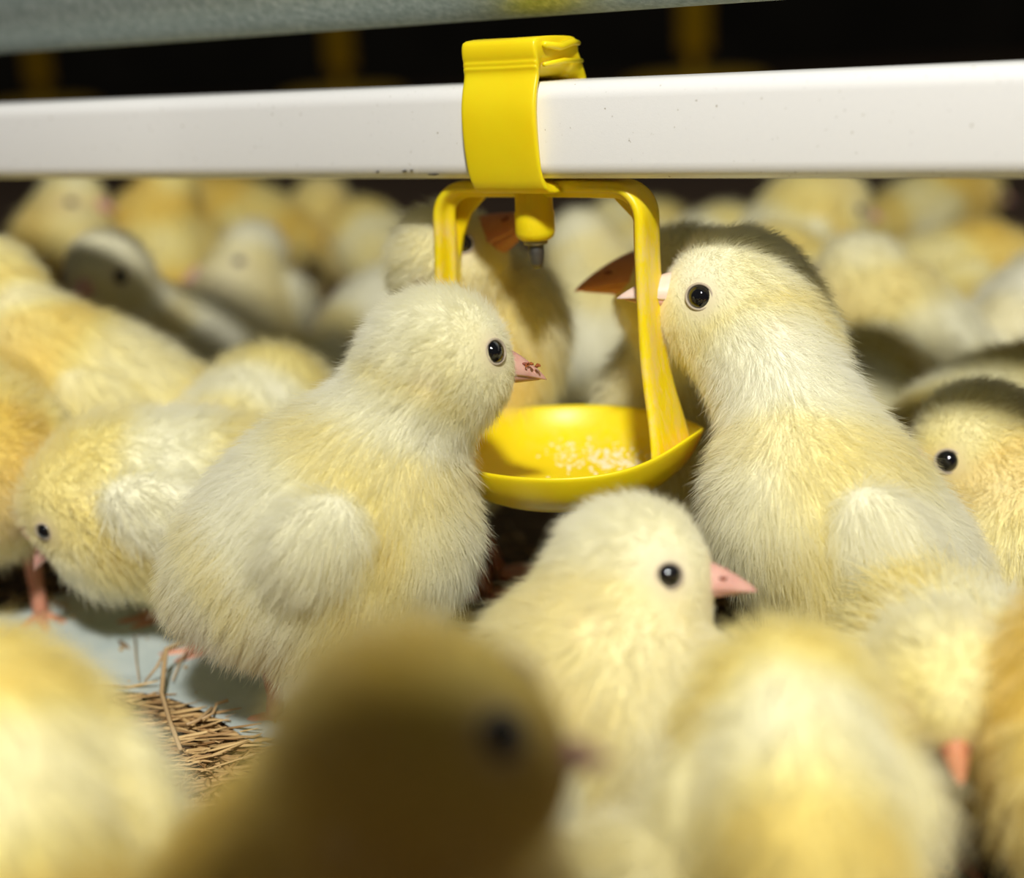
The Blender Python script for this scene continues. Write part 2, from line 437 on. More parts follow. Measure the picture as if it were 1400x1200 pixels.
# materials of the fittings
def plastic():
    m, nt, p = mat('yellow_plastic'); n = noise(nt, 60, 5)
    r = ramp(nt, n.outputs[0], [(.3, (.93, .68, .004)), (.7, (.97, .75, .008))])
    # dried feed film, only on the parts the birds touch (set by an attribute)
    n2 = noise(nt, 420, 6, rough=.7); mp = N(nt, 'ShaderNodeMapping'); mp.inputs['Scale'].default_value = (1, 1, .35); nt.links.new(n2.inputs['Vector'].links[0].from_socket, mp.inputs['Vector']); nt.links.new(mp.outputs[0], n2.inputs['Vector']); r2 = ramp(nt, n2.outputs[0], [(.44, (0, 0, 0)), (.62, (1, 1, 1))])
    a = N(nt, 'ShaderNodeAttribute', attribute_name='film'); mul = N(nt, 'ShaderNodeMath', operation='MULTIPLY')
    nt.links.new(a.outputs['Fac'], mul.inputs[0]); nt.links.new(r2.outputs[0], mul.inputs[1])
    mx = N(nt, 'ShaderNodeMix', data_type='RGBA'); nt.links.new(mul.outputs[0], mx.inputs[0]); nt.links.new(r.outputs[0], mx.inputs[6]); mx.inputs[7].default_value = (.86, .62, .36, 1)
    nt.links.new(mx.outputs[2], p.inputs['Base Color']); p.inputs['Roughness'].default_value = .38
    p.inputs['Subsurface Weight'].default_value = .35; p.inputs['Subsurface Radius'].default_value = (1, .45, .05); p.inputs['Subsurface Scale'].default_value = .003
    bump(nt, p, n2.outputs[0], .15, .0003); return m
m_yel = plastic()
m_pipe, nt, p = mat('white_pipe'); n = noise(nt, 900, 3); n.noise_dimensions = '3D'
r = ramp(nt, n.outputs[0], [(.24, (.42, .38, .30)), (.30, (.86, .86, .85)), (1, (.88, .88, .87))]); nt.links.new(r.outputs[0], p.inputs['Base Color'])
p.inputs['Roughness'].default_value = .35; n2 = noise(nt, 2500, 2); bump(nt, p, n2.outputs[0], .12, .0002)
m_galv, nt, p = mat('galvanised_steel'); n = noise(nt, 500, 6, rough=.7); r = ramp(nt, n.outputs[0], [(.3, (.26, .34, .32)), (.55, (.46, .55, .52)), (.75, (.70, .78, .74))])
nt.links.new(r.outputs[0], p.inputs['Base Color']); p.inputs['Metallic'].default_value = .55; p.inputs['Roughness'].default_value = .5; bump(nt, p, n.outputs[0], .4, .0006)
m_steel = plain('nipple_steel', (.16, .155, .145), .42, Metallic=.8)
m_clear = plain('clear_collar', (.80, .74, .50), .12, Transmission_Weight=.6)
m_scuff = plain('scuff', (.06, .05, .04), .8)

def setfilm(o, fn):
    me = o.data; a = me.attributes.new('film', 'FLOAT', 'POINT')
    a.data.foreach_set('value', np.array([fn(v.co) for v in me.vertices], np.float32))

# white pipe
def rrect(w, h, r, n=5):
    pts = []
    for cx, cy, a0 in ((w - r, h - r, 0), (r, h - r, 90), (r, r, 180), (w - r, r, 270)):
        for k in range(n + 1):
            a = math.radians(a0 + 90 * k / n); pts.append((cx + r * math.cos(a), cy + r * math.sin(a)))
    return pts
prof = rrect(21, 21.3, 3.9, 7)
pipe = MB(); pipe.rings([[W(s, n - 10.5, z) for n, z in prof] for s in (-420, -200, -60, 0, 60, 150, 230)])
po = pipe.build('water_pipe', m_pipe, None, off=W(0, 0, 10)); po.location = Vector(W(0, 0, 10))
tag(po, 'square white plastic water pipe running across above the chicks', 'pipe')
for (px, py, w, h, a) in ((515, 235, 5, 3, .3), (552, 234, 8, 3, .5), (562, 233, 5, 2, 0), (590, 239, 18, 2.5, .1)):
    s = (px - 730) / 730 * 143 * .96; z = 1.9
    best = min(np.linspace(-60, 10, 700), key=lambda q: abs(px_of(W(q, -10.5, 3.2))[0] - px)); zz = min(np.linspace(.6, 6, 100), key=lambda q: abs(px_of(W(best, -10.5, q))[1] - py))
    nn = -10.55 + (3 - math.sqrt(max(9 - (3 - zz)**2, 0)) if zz < 3 else 0)
    mb = MB(); k = 12; ring = [(best + w / 12 * math.cos(t) * (1 + .3 * math.sin(3 * t)), zz + h / 14 * math.sin(t + a) * (1 + .4 * math.cos(5 * t))) for t in np.linspace(0, 6.283, k, endpoint=False)]
    mb.rings([[W(u, nn - .03, v) for u, v in ring], [W(u, nn + .3, v) for u, v in ring]])
    so = mb.build('scuff_mark', m_scuff, None, off=W(0, 0, 10)); so.parent = po

# galvanised tube above
gp = at(560, 35, .338); gs = float((gp - O) @ ES) * 1000; gn = float((gp - O) @ EN) * 1000; gz = float((gp - O) @ EZ) * 1000
RG = 17
print('galv', gn, gz)
mb = MB(); mb.tube([W(s, gn, gz + RG) for s in (-480, -200, 0, 100, 260)], RG / 1000, 64)
go = mb.build('support_tube', m_galv, None, off=W(0, gn, gz + RG)); go.location = Vector(W(0, gn, gz + RG))
tag(go, 'round galvanised steel tube with a speckled grey surface, above the white pipe', 'pipe')

# drinker
dr = empty('nipple_drinker', W(0, 0, cz - 13)); tag(dr, 'yellow plastic nipple drinker with a drip cup, clipped under the white pipe', 'drinker')
D0 = W(0, 0, cz - 13)
outer = [(-10.9, -3.2), (-12.0, 0), (-13.0, 4), (-13.8, 9), (-14.1, 14), (-13.8, 17.5), (-12.6, 21), (-11.6, 23), (-11.6, 24.2), (-12.1, 24.7), (-11.6, 25.2), (-12.1, 25.8), (-11.6, 26.4), (-12.2, 27), (-12.3, 30.0), (-11.6, 31),
         (-4, 31.2), (3, 31.0), (7.0, 30.8), (8.6, 29.6), (8.2, 27.5), (9.6, 26), (11.2, 23), (12.6, 20.5), (12.8, 14), (12.6, 7), (12.0, 0), (11.2, -3.2), (5, -3.4), (0, -3.4), (-6, -3.4)]
def inner_of(n, z):
    d = np.array([n, z - 10.6]); k = 10.4 / max(abs(d[0]), abs(d[1])); return (d[0] * k, 10.6 + d[1] * k)
S0, S1 = -10.2, 9.2
mb = MB(); rings = []
for s, g in ((S0, .6), (S0 + .5, .15), (S0 + 1.2, 0), (S0 + 2.0, .0), ((S0 + S1) / 2, .25), (S1 - 2.2, .0), (S1 - 1.2, 0), (S1 - .5, .12), (S1, .5)):
    sk = lambda z: (z - 8) * .0
    rings.append([W(s + (1.2 if z < 0 else 0) * 1.0, n * (1 - g * .03), z if z < 5 else z - g * .3) for n, z in outer])
rings_in = [[W(s, *inner_of(n, z)) for n, z in outer] for s in (S1, S0)]
mb.rings(rings + rings_in, False, True)
clip = mb.build('clip', m_yel, dr, off=D0, sub=1)
bm = bmesh.new(); bm.from_mesh(clip.data); bmesh.ops.recalc_face_normals(bm, faces=bm.faces); bm.to_mesh(clip.data); bm.free()
# little catch on the clip's open end
mb = MB(); mb.tube([W(S1 + .3, -9, 29.3), W(S1 + .5, -2, 28.6), W(S1 + .4, 4, 29.5), W(S1 + .3, 7.5, 29.2)], [.0007, .0009, .0009, .0006], 10)
mb.tube([W(S1 + .2, -9, 25.0), W(S1 + .4, 0, 25.6), W(S1 + .2, 9, 25.2)], [.0005, .0006, .0005], 8)
mb.build('catch', m_yel, clip, off=D0)
# valve barrel
def lathe(prof, c, n=40):
    return [[c + np.array([r * math.cos(a), r * math.sin(a), z]) / 1000 for a in np.linspace(0, 2 * math.pi, n, endpoint=False)] for r, z in prof]
mb = MB(); mb.rings(lathe([(4.4, 1), (4.4, -3.5), (4.5, -8), (4.75, -8.6), (4.75, -13.2), (4.4, -14.3), (3.4, -15.0), (2.6, -15.1)], W(0, 0, 0)))
vb = mb.build('valve_barrel', m_yel, dr, off=D0)
mb = MB(); mb.rings(lathe([(2.7, -14.6), (3.0, -15.2), (2.9, -15.9), (2.3, -16.2)], W(0, 0, 0))); mb.build('collar', m_clear, dr, off=D0)
mb = MB(); mb.rings(lathe([(1.5, -15), (1.9, -16.2), (2.0, -18.2), (1.75, -20.4), (1.35, -21.4), (.7, -21.9), (.1, -22)], W(0, 0, 0))); mb.build('nipple_pin', m_steel, dr, off=D0)
# yoke: top bar and two arms in one bent band
def band(path, hw, th, name, dirs=None):
    "path of (s,z), hw list of (n0,n1), rib ridge on the outside"
    rings = []; K = len(path)
    for i, (s, z) in enumerate(path):
        a = np.array(path[max(i - 1, 0)]); b = np.array(path[min(i + 1, K - 1)]); t = unit(b - a); o = np.array([-t[1], t[0]])
        n0, n1, nc = hw[i]; ring = []
        for n, d in ((n0, -th), (n0, th), (nc - 1.5, th), (nc - .7, th + 1.7), (nc + .7, th + 1.7), (nc + 1.5, th), (n1, th), (n1, -th), (nc, -th * .8)):
            ring.append(W(s + o[0] * d, n, z + o[1] * d))
        rings.append(ring)
    mb = MB(); mb.rings(rings); return mb
XL, XR = -24.5, 29.5
rimz = cz
R_CUP = 32
pathr = []; hwr = []
def arc(cx, cz_, r, a0, a1, k): return [(cx + r * math.cos(math.radians(a)), cz_ + r * math.sin(math.radians(a))) for a in np.linspace(a0, a1, k)]
left_end = (cs - 31, rimz + .5); right_end = (cs + 27.0, rimz - 1.5)
pathl = [(left_end[0], left_end[1] - 1), (left_end[0] - .3, rimz + 4), (XL - .6, rimz * .5), (XL, -20), (XL, -12)] + arc(XL + 7.5, -9.5, 7.5, 180, 90, 8)[0:] + [(-9, -1.9), (0, -1.9), (9, -1.9)] + arc(XR - 7.5, -9.5, 7.5, 90, 0, 8) + [(XR, -14), (XR + .2, -22), (XR + 1.2, rimz * .62), (right_end[0] - 3.2, rimz + 16), (right_end[0] - 1.0, rimz + 7), (right_end[0] + .3, rimz), (right_end[0], rimz - 2.5)]
hw = []
for s, z in pathl:
    k = np.clip(-z / -rimz, 0, 1) if rimz > 0 else np.clip(z / rimz, 0, 1)
    e = 5.6 + 2.5 * max(k - .40, 0) / .6 + (2.8 * max(k - .8, 0) / .2)
    if abs(s) < 12: e = 4.6
    ncn = cn * k * (1 if s > 0 else 1)
    hw.append((ncn - e, ncn + e, ncn - 1.0))
mb = band(pathl[::-1], hw[::-1], 1.4, 'yoke')
yo = mb.build('yoke', m_yel, dr, off=D0, sub=2)
setfilm(yo, lambda co: .42 if co.z + D0[2] < PZ - .010 else .08)
# webs stiffening the yoke's corners
for sg, X0 in ((1, XR), (-1, XL)):
    mb = MB(); pts = [(X0 - sg * 1.0, -22), (X0 - sg * 1.2, -9), (X0 - sg * 5, -3.0), (X0 - sg * 16, -2.4), (X0 - sg * 10, -5.0), (X0 - sg * 5.2, -9.6), (X0 - sg * 2.6, -15)]
    mb.rings([[W(s, n, z) for s, z in pts] for n in (1.8, 3.2)]); mb.build('web', m_yel, yo, off=D0, bevel=.0003)
# cup
mb = MB(); na = 96
pr = [(0.01, -13.2), (10, -13.0), (18, -12.2), (23.5, -10.0), (27.2, -6.2), (29.2, -1.6), (29.7, -.2), (29.4, .4), (28.4, .1), (26.7, -4.0), (23, -7.8), (17, -10.0), (10, -10.9), (0.01, -11.1)]
rings = []
for r, z in pr:
    ring = []; r *= 32 / 29.7
    for a in np.linspace(0, 2 * math.pi, na, endpoint=False):
        lug = math.exp(-((math.atan2(math.sin(a), math.cos(a))) / .50)**2) + math.exp(-((abs(math.atan2(math.sin(a), math.cos(a))) - math.pi) / .50)**2)
        k = min(r / 32, 1)**4
        rr = r + 1.2 * lug * k; zz = z + 4.5 * lug * k
        ring.append(W(cs + rr * math.cos(a), cn + rr * math.sin(a), cz + zz))
    rings.append(ring)
mb.rings(rings); cup = mb.build('cup', m_yel, dr, off=D0, sub=1)
CC = W(cs, cn, cz) - D0
def film(co):
    d = np.array(co) - CC; s_, n_ = d @ ES * 1000, d @ EN * 1000
    if d[2] * 1000 < -9.3: return .0
    r = math.hypot(s_, n_); return .95 * math.exp(-((s_ - 3) / 15)**2 - ((n_ - 16) / 7)**2) + .9 * math.exp(-((s_ - 17) / 8)**2 - ((n_ - 7) / 9)**2)
setfilm(cup, film)
# crumbs of wet feed
mb = MB(); rr = random.Random(3)
for i in range(300):
    if i < 240: s_, n_ = rr.gauss(3, 10), rr.gauss(17, 4)
    else: s_, n_ = rr.gauss(2, 9), rr.gauss(-8, 6)
    r = math.hypot(s_, n_)
    if r > 25.5: continue
    z = np.interp(r, [0, 10.8, 18.3, 24.8, 28.8], [-11.1, -10.9, -10.0, -7.8, -4.0]) + .12
    c = W(cs + s_, cn + n_, cz + z); q = rr.uniform(.22, .62) / 1000; mb.sphere(c, q, 4)
m_crumb = plain('wet_feed', (.93, .84, .62), .5)
cr = mb.build('feed_crumbs', m_crumb, None, off=W(cs, cn, cz - 9)); cr.location = Vector(W(cs, cn, cz - 9)); tag(cr, 'pale wet feed crumbs lying in the yellow drip cup', 'feed', kind='stuff')

# ------------------------------------------------------------------ the chicks
SH = (m_beakd, m_beakd); PP = (m_beakpale, m_beak)
def ear(s, B, Hc, ax, side, up, f, hs, hu): pass
fo = dict(hairs=95000, hrad=.030, grid=1.3, hl=.62)
chick('cream chick left of the yellow cup, head turned to the drinker, pink bill stained brown', body=(446, 733, .300), ax=(.84, .10, .40), L=(29.5, 24.5, 26),
      head=(598, 492, .292), hr=14.6, beak=(.93, .26, -.24), tint=.10, seed=1, claws=True, feet=[(480, 1000), (378, 995)], bz=.02, wingp=(4, 5, 0), ws=.82, wt=.5, tail=.6, bd=(.88, .34, -.22), bs=1.08, crust=-1.0, eyea=(.42, .78, .38), orange=.12, **fo)
chick('large cream chick right of the drinker facing left, its bill behind the yellow arm', body=(1168, 750, .302), ax=(-.60, .02, .66), L=(34, 23.5, 22),
      head=(1006, 412, .314), hr=15.8, nape=(1060, 474, .316, 13), bz=-.08, bd=(-.98, -.05, .12), beak=(-.985, -.05, .06), tint=.16, seed=2, wingp=(6, 5, 0), neckr=.88, beakmat=PP, eyea=(.50, .80, .22), bs=1.08, wt=.25, **fo)
chick('pale chick in front of the cup showing its head and breast, pink bill pointing right', body=(795, 985, .262), ax=(.55, -.25, .62), L=(28, 23, 24),
      head=(862, 781, .258), hr=13.3, beak=(.95, -.22, -.02), tint=.20, white=.15, seed=3, beakmat=(m_beak, m_beak), eyea=(.42, .84, .30), bs=1.1, **fo)
chick('chick behind the right arm of the drinker, orange bill and forehead in shadow', body=(960, 600, .382), ax=(-.5, -.1, .75), L=(30, 22, 23),
      head=(938, 394, .347), hr=15.3, bd=(-.95, -.10, -.04), bz=-.1, beak=(-.96, -.10, .14), tint=.38, hairs=26000, hrad=.06, grid=1.6, hl=.7, seed=4, beakmat=SH, bs=1.3)
chick('chick stretching its orange bill up to the nipple behind the left arm', body=(650, 515, .374), ax=(.25, -.05, .95), L=(33, 19, 20),
      head=(612, 355, .350), hr=13.4, beak=(.80, -.25, .44), tint=.25, hairs=30000, hrad=.06, grid=1.6, hl=.7, seed=5, beakmat=SH, bs=1.6, neckr=1.1, orange=.25)
chick('cream chick at the far left bending its bill down to the pale sheet', body=(222, 678, .356), ax=(-.93, -.10, -.10), L=(31, 20, 21),
      head=(108, 678, .350), hr=11.6, beak=(-.62, -.18, -.72), tint=.22, hairs=22000, hrad=.07, grid=1.8, hl=.75, seed=6, feet=[(300, 900), (238, 856)], headup=(-.7, 0, .6))
near = dict(hairs=15000, hrad=.07, grid=2.0, hl=.65)
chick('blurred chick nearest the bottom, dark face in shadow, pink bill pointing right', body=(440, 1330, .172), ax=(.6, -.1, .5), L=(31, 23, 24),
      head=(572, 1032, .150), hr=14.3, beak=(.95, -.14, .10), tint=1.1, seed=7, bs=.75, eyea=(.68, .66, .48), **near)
chick('blurred pale chick cropped by the lower left corner, its back to the viewer', body=(-20, 1165, .190), ax=(-.35, .75, .30), L=(30, 22, 24),
      head=(-100, 1040, .235), hr=13.5, beak=(-.9, .4, -.1), tint=.52, white=-.3, seed=8, **near)
chick('blurred large pale chick at the lower right seen from behind', body=(1085, 1095, .200), ax=(.10, .85, .15), L=(26, 14.6, 21), ws=.7,
      head=(1105, 1020, .236), hr=11.5, beak=(.3, .95, -.3), tint=.52, white=-.3, seed=9, **near)
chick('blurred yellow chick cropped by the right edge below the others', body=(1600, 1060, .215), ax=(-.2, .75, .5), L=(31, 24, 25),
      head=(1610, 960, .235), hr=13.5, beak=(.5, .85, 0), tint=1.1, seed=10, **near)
chick('blurred chick with a reddish bill lowered toward the viewer at the lower right', body=(1318, 965, .258), ax=(.15, -.5, -.25), L=(24, 20, 21),
      head=(1285, 925, .232), hr=11.0, beak=(-.05, -.80, -.50), tint=.40, seed=11, beakmat=SH, bs=1.1, hairs=12000, hrad=.08, grid=2.0, hl=.8)
chick('blurred pale rounded back at the bottom centre, almost out of the picture', body=(838, 1350, .195), ax=(.5, .6, .1), L=(22, 17, 17),
      head=(930, 1320, .20), hr=11, beak=(.7, .6, -.3), tint=.15, white=.2, seed=12, **near)
mid = dict(hairs=15000, hrad=.075, grid=2.0, hl=.62)
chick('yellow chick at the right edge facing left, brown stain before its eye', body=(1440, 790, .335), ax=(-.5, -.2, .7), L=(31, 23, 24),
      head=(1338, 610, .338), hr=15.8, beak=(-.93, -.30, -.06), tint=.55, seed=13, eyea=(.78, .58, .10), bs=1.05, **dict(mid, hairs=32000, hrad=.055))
chick('shaded chick back rising behind the yellow chick at the right edge', body=(1370, 600, .39), ax=(.85, .3, .1), L=(33, 24, 24),
      head=(1460, 520, .39), hr=13, beak=(.9, 0, -.1), tint=.45, seed=14, **mid)
chick('large yellow chick at the far left, wing bulging, head cropped by the edge', body=(140, 545, .420), ax=(-.80, -.15, .40), L=(36, 24, 24),
      head=(-14, 388, .418), hr=13.5, beak=(-.9, -.3, .1), tint=.50, seed=15, orange=.3, neckr=.85, **mid)
chick('orange tinged chick cropped by the left edge, leaning over the pale sheet', body=(-25, 620, .370), ax=(.2, -.5, -.3), L=(27, 19, 22),
      head=(-5, 545, .385), hr=11, beak=(.35, -.75, -.5), tint=.85, seed=16, **mid)
chick('chick with a shaded brown face and lit crown looking at the viewer, far left', body=(238, 480, .525), ax=(-.55, -.70, .20), L=(34, 23, 23),
      head=(147, 375, .490), hr=15.2, beak=(-.22, -.97, -.05), tint=.30, white=.3, seed=17, **mid)
chick('rounded cream rump between the far left yellow chick and the focused one', body=(352, 590, .405), ax=(.3, .85, .1), L=(27, 20, 21),
      head=(430, 560, .45), hr=12, beak=(.7, .7, 0), tint=.22, seed=18, **mid)
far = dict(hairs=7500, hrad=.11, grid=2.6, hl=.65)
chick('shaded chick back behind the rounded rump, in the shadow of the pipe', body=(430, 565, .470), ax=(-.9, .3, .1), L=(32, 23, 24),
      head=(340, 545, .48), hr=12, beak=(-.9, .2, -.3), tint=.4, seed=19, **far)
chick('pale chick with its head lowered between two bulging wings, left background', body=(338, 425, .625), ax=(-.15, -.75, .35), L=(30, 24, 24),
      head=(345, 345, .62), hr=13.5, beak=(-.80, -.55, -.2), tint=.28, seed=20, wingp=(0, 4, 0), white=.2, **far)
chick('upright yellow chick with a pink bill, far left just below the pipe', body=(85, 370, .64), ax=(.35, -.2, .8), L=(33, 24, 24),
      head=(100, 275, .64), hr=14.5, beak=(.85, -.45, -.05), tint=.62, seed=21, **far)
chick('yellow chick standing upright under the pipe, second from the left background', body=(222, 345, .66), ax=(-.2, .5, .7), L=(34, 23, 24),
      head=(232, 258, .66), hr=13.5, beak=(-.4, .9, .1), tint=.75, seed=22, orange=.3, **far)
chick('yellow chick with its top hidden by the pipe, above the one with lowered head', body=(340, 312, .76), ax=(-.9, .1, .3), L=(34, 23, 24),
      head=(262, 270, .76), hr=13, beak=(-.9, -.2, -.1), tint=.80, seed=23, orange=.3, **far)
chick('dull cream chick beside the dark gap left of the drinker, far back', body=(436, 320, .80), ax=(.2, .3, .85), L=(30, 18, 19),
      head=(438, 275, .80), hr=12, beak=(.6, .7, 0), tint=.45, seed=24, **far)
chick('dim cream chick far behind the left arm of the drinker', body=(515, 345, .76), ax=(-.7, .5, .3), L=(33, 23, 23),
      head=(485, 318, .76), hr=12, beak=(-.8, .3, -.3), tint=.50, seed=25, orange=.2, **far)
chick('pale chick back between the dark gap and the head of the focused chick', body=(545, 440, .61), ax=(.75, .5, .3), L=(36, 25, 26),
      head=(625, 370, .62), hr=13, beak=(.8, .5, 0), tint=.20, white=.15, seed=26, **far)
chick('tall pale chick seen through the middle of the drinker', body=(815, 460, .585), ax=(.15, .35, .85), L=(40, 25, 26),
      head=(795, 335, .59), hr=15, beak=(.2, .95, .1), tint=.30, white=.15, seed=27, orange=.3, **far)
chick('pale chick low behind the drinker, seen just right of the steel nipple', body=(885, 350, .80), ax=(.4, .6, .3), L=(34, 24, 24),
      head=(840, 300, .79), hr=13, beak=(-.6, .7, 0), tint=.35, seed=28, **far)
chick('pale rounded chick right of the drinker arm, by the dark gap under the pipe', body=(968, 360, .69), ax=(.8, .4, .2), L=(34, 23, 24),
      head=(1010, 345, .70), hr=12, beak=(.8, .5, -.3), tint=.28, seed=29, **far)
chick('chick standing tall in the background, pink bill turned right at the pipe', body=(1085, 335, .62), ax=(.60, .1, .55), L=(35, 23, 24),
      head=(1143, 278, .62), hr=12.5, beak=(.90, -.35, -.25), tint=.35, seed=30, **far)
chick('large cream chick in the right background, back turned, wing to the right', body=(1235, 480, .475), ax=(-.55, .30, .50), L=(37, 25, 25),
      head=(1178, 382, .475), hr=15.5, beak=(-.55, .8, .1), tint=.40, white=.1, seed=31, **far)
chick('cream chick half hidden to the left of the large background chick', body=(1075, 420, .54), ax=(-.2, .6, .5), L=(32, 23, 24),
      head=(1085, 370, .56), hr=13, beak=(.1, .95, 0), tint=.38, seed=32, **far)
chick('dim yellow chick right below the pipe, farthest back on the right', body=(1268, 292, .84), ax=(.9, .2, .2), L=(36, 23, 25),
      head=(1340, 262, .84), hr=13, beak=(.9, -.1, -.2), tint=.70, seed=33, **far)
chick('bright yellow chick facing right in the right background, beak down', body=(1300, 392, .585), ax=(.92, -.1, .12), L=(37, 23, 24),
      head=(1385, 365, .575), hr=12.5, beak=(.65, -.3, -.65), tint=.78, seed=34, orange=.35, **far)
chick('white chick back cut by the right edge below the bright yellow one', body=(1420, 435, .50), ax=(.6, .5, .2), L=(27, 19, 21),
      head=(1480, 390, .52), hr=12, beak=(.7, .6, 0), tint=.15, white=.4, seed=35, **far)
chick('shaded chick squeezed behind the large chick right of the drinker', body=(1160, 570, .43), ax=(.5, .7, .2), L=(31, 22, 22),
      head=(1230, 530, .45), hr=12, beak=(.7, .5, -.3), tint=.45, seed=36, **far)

# ------------------------------------------------------------------ floor, litter, sheet
m_floor, nt, p = mat('litter_floor'); n = noise(nt, 220, 8, rough=.75); r = ramp(nt, n.outputs[0], [(.3, (.035, .018, .010)), (.5, (.10, .055, .028)), (.72, (.26, .15, .07))])
nt.links.new(r.outputs[0], p.inputs['Base Color']); p.inputs['Roughness'].default_value = .95; bump(nt, p, n.outputs[0], .9, .004)
mb = MB(); mb.add([(-4, -1.5, 0), (4, -1.5, 0), (4, 7, 0), (-4, 7, 0)], [(0, 1, 2, 3)]); fl = mb.build('floor', m_floor); tag(fl, kind='structure')
m_wall, nt, p = mat('barn_wall'); n = noise(nt, 3, 5); r = ramp(nt, n.outputs[0], [(.3, (.02, .018, .014)), (.7, (.05, .045, .035))]); nt.links.new(r.outputs[0], p.inputs['Base Color']); p.inputs['Roughness'].default_value = .9
for nm, V in (('wall_back', [(-4, 7, 0), (4, 7, 0), (4, 7, 2.6), (-4, 7, 2.6)]),):
    mb = MB(); mb.add(V, [(0, 1, 2, 3)]); tag(mb.build(nm, m_wall), kind='structure')
def straw_mat(name, a, b):
    m, nt, p = mat(name); oi = N(nt, 'ShaderNodeNewGeometry'); r = ramp(nt, oi.outputs['Random Per Island'], [(0, a), (1, b)]); nt.links.new(r.outputs[0], p.inputs['Base Color']); p.inputs['Roughness'].default_value = .6
    return m
m_straw = straw_mat('straw', (.30, .15, .05), (.72, .50, .22)); m_straw2 = straw_mat('litter_straw', (.12, .06, .025), (.50, .30, .11))
def blade(mb, c, ang, ln, w, lift, rr):
    d = np.array([math.cos(ang), math.sin(ang), 0]); sd = np.array([-d[1], d[0], 0]); ph = rr.uniform(-.25, .25); rings = []
    for t in (-1, -.4, .3, 1):
        p = np.array(c) + d * ln * .5 * t + sd * ph * ln * .12 * t * t + np.array([0, 0, lift * (t + 1) * .5 + w * .3])
        ww = w * (.35 if abs(t) == 1 else 1)
        rings.append([p + sd * ww * .5, p + np.array([0, 0, ww * .22]), p - sd * ww * .5, p - np.array([0, 0, ww * .15])])
    mb.rings(rings)
rr = random.Random(5); mb = MB()
for i in range(2600):
    px = rr.uniform(60, 430); py = rr.uniform(np.interp(px, [60, 195, 235, 270, 305, 340, 430], [955, 958, 968, 982, 1002, 1024, 1062]), 1330); c = floor_at(px, py, 0)
    h = rr.uniform(.0, .0035); near_ = 1060 - py
    blade(mb, (c[0], c[1], h), rr.gauss(-.25, .22 if near_ > 0 else .8), rr.uniform(.006, .016) if near_ > 0 else rr.uniform(.008, .028), rr.uniform(.0005, .0016), rr.uniform(-.001, .003), rr)
so = mb.build('straw_litter', m_straw, None); tag(so, 'matted tan straw in front of the pale sheet, lower left', 'straw', kind='stuff')
mb = MB()
for i in range(3500):
    px, py = rr.uniform(-100, 1600), rr.choice((rr.uniform(640, 900), rr.uniform(1000, 1400))); c = floor_at(px, py, 0)
    blade(mb, (c[0], c[1], rr.uniform(0, .002)), rr.uniform(0, 6.28), rr.uniform(.003, .012), rr.uniform(.0005, .0018), rr.uniform(-.0005, .0015), rr)
so = mb.build('brown_litter', m_straw2, None); tag(so, 'brown chopped bedding litter covering the floor between the chicks', 'litter', kind='stuff')
# pale blue paper sheet
m_paper, nt, p = mat('blue_paper'); n = noise(nt, 90, 5); r = ramp(nt, n.outputs[0], [(.3, (.47, .55, .54)), (.7, (.57, .64, .62))]); nt.links.new(r.outputs[0], p.inputs['Base Color']); p.inputs['Roughness'].default_value = .8; bump(nt, p, n.outputs[0], .3, .001)
edge = [(-260, 860), (0, 838), (60, 815), (100, 803), (300, 790), (560, 838), (700, 862), (860, 880), (900, 1000), (600, 1060), (430, 1048), (380, 1030), (340, 1010), (305, 985), (270, 966), (235, 953), (195, 945), (100, 940), (-100, 945), (-300, 960)]
ctr = floor_at(300, 905)
o1 = [floor_at(*e, .0045 if 940 < e[1] < 1049 and e[0] < 500 else .002) for e in edge]
o2 = [ctr + (floor_at(*e) - ctr) * .86 for e in edge]
for q in o2: q[2] = .0030
for q in o1[:8]: q[2] = .0012
mb = MB(); n = len(edge); mb.add([*o1, *o2], [tuple(range(n, 2 * n))] + [(i, (i + 1) % n, n + (i + 1) % n, n + i) for i in range(n)])
sh = mb.build('paper_sheet', m_paper, None, smooth=False, off=np.array([*ctr[:2], 0])); sh.location = (ctr[0], ctr[1], 0); sd_ = sh.modifiers.new('thick', 'SOLIDIFY'); sd_.thickness = .0004
tag(sh, 'pale blue paper sheet on the litter with a curved front edge', 'paper')
mb = MB(); c1, c2 = floor_at(1335, 1110), floor_at(1335, 1110)
e2 = [floor_at(1270, 1085, .002), floor_at(1400, 1075, .002), floor_at(1440, 1120, .003), floor_at(1380, 1145, .003), floor_at(1300, 1135, .003)]
mb.add(e2, [tuple(range(5))]); s2 = mb.build('paper_scrap', m_paper, None, smooth=False, off=np.array([*c1[:2], 0])); s2.location = (c1[0], c1[1], 0); q = s2.modifiers.new('thick', 'SOLIDIFY'); q.thickness = .0004
tag(s2, 'small grey-blue paper scrap on the litter, lower right corner', 'paper')
def stalk(name, pts, r, label):
    P = [floor_at(x, y, z) for x, y, z in pts]; mb = MB(); c = P[0] * np.array([1, 1, 0])
    mb.tube(P, [r * (1 - .35 * i / (len(P) - 1)) for i in range(len(P))], 8)
    o = mb.build(name, m_stalk, None, off=c); o.location = Vector(c); tag(o, label, 'straw', 'loose straw on the pale sheet'); return o
m_stalk = plain('dry_stalk', (.50, .34, .17), .6)
stalk('straw', [(268, 872, .009), (245, 880, .010), (227, 888, .011), (224, 915, .008), (221, 948, .007), (232, 985, .007), (247, 1025, .006)], .00075, 'bent tan straw stalk standing over the front edge of the sheet')
stalk('straw', [(226, 890, .0105), (214, 912, .008), (198, 932, .005)], .0004, 'thin straw wisp branching left from the bent stalk')
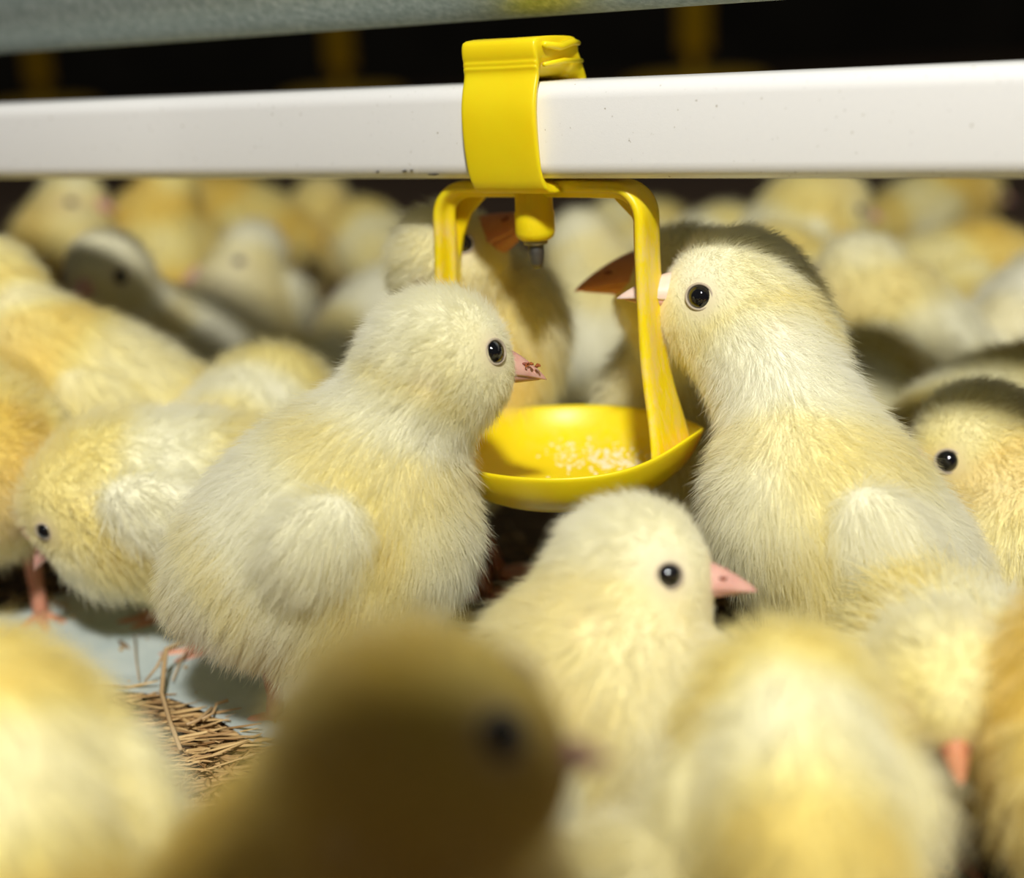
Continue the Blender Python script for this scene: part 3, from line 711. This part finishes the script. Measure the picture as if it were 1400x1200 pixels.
stalk('straw', [(262, 880, .006), (246, 905, .0045), (236, 930, .0045)], .0003, 'dark thin straw right of the bent stalk')
stalk('straw', [(184, 868, .005), (186, 900, .005), (190, 930, .005)], .0002, 'hair-thin upright fibre left of the bent stalk')
stalk('straw', [(290, 968, .006), (270, 985, .0055), (255, 990, .006)], .0005, 'curled brown straw on the edge of the matted straw')
stalk('straw', [(312, 957, .0065), (296, 962, .006), (291, 975, .006), (276, 983, .006)], .00045, 'forked dark straw tip right of the curled one')
rr = random.Random(9); mb = MB()
for i in range(170):
    px, py = (rr.gauss(60, 35), rr.gauss(822, 10)) if i < 90 else (rr.uniform(0, 380), rr.uniform(815, 1000))
    if i >= 90 and rr.random() < .5: continue
    c = floor_at(px, py, .0036); mb.sphere(c, rr.uniform(.0002, .0006), 3)
m_chaff = plain('chaff', (.60, .40, .16), .8); so = mb.build('chaff', m_chaff, None); tag(so, 'tiny tan feed chaff scattered on the pale sheet', 'chaff', kind='stuff')

# ------------------------------------------------------------------ feeder line far behind
m_pan = plain('feeder_plastic', (.75, .46, .01), .5)
for i, (px, py, Z) in enumerate(((950, 96, 2.9), (468, 122, 3.35), (60, 150, 3.9))):
    c = at(px, py, Z); zb = max(c[2] - .06, 0.0); b = np.array([c[0], c[1], 0])
    root = empty('feeder_pan', b)
    tag(root, ['blurred yellow feeder pan behind the pipe, right of the clip', 'blurred yellow feeder pan behind the pipe, left of the clip', 'blurred yellow feeder tube at the far left, behind the pipe'][i], 'feeder', 'feeder pans on the far line')
    k = .001
    mb = MB(); mb.rings([[np.array([r * math.cos(a), r * math.sin(a), z]) for a in np.linspace(0, 6.2832, 40, endpoint=False)] for r, z in ((.05, .0), (.12, .0), (.165, .045), (.168, .05), (.16, .05), (.118, .008), (.05, .008))]); mb.build('pan', m_pan, root)
    mb = MB(); mb.rings([[np.array([r * math.cos(a), r * math.sin(a), z]) for a in np.linspace(0, 6.2832, 40, endpoint=False)] for r, z in ((.158, .055), (.15, .072), (.11, .082), (.05, .086), (.012, .087), (.012, .13))]); mb.build('grill', m_pan, root)
    mb = MB(); mb.rings([[np.array([r * math.cos(a), r * math.sin(a), z]) for a in np.linspace(0, 6.2832, 24, endpoint=False)] for r, z in ((.012, .125), (.034, .13), (.034, .30), (.045, .31))]); mb.build('drop_tube', m_pan, root)
    if i == 0: F1 = b
    if i == 2: F2 = b
dirf = unit(F1 - F2); mb = MB(); mb.tube([F2 - dirf * 1.5 + np.array([0, 0, .33]), F1 + dirf * 1.5 + np.array([0, 0, .33])], .022, 20)
o = mb.build('auger_tube', m_galv); tag(o, 'dark feed tube carrying the far feeder pans', 'pipe')

# ------------------------------------------------------------------ unseen blocker, shaped like a lamp, added to shade the nearest chick
lc = at(590, 1020, .150) + unit(np.array([.03, -1.0, 1.04])) * .24
lr = empty('shade_blocker', lc); tag(lr, 'small black blocker, added out of view to shade the nearest chick', 'blocker')
m_black = plain('blocker_black', (.02, .02, .02), .5)
mb = MB(); mb.rings([[np.array([r * math.cos(a), r * math.sin(a), z]) for a in np.linspace(0, 6.2832, 40, endpoint=False)] for r, z in ((.044, 0), (.044, .001), (.038, .018), (.016, .032), (.012, .047), (.002, .049), (.002, .046), (.011, .042), (.013, .030), (.035, .017), (.042, 0))]); mb.build('blocker_shell', m_black, lr)
mb = MB(); mb.tube([(0, 0, .045), (.0, 0, .3), (0, 0, 1.2)], .002, 8); mb.build('cord', m_black, lr)
mb = MB(); mb.sphere((0, 0, .014), .010, 10); mb.build('blocker_bulb', plain('blocker_white', (.8, .8, .78), .4), lr)
# ------------------------------------------------------------------ light
def area(name, loc, tgt, size, power, colr):
    l = bpy.data.lights.new(name, 'AREA'); l.shape = 'DISK'; l.size = size; l.energy = power; l.color = colr
    o = bpy.data.objects.new(name, l); col.objects.link(o); o.location = loc
    o.rotation_euler = (Vector(tgt) - Vector(loc)).to_track_quat('-Z', 'Y').to_euler(); return o
tgt = Vector((0, .31, .06))
ld = Vector((.03, -1.0, 1.04)).normalized()
area('flash', tgt + ld * .95, tgt, .08, 9.3, (1, .97, .90))
w = bpy.data.worlds.new('world'); sc.world = w; w.use_nodes = True
w.node_tree.nodes['Background'].inputs[0].default_value = (.62, .58, .48, 1); w.node_tree.nodes['Background'].inputs[1].default_value = .09
sc.view_settings.view_transform = 'Standard'; sc.view_settings.look = 'None'; sc.view_settings.gamma = 1; sc.view_settings.use_curve_mapping = False; sc.view_settings.exposure = .12
sc.render.hair_type = 'STRIP'
print('HAIRS', HAIRS, 'script', time.time() - T00)
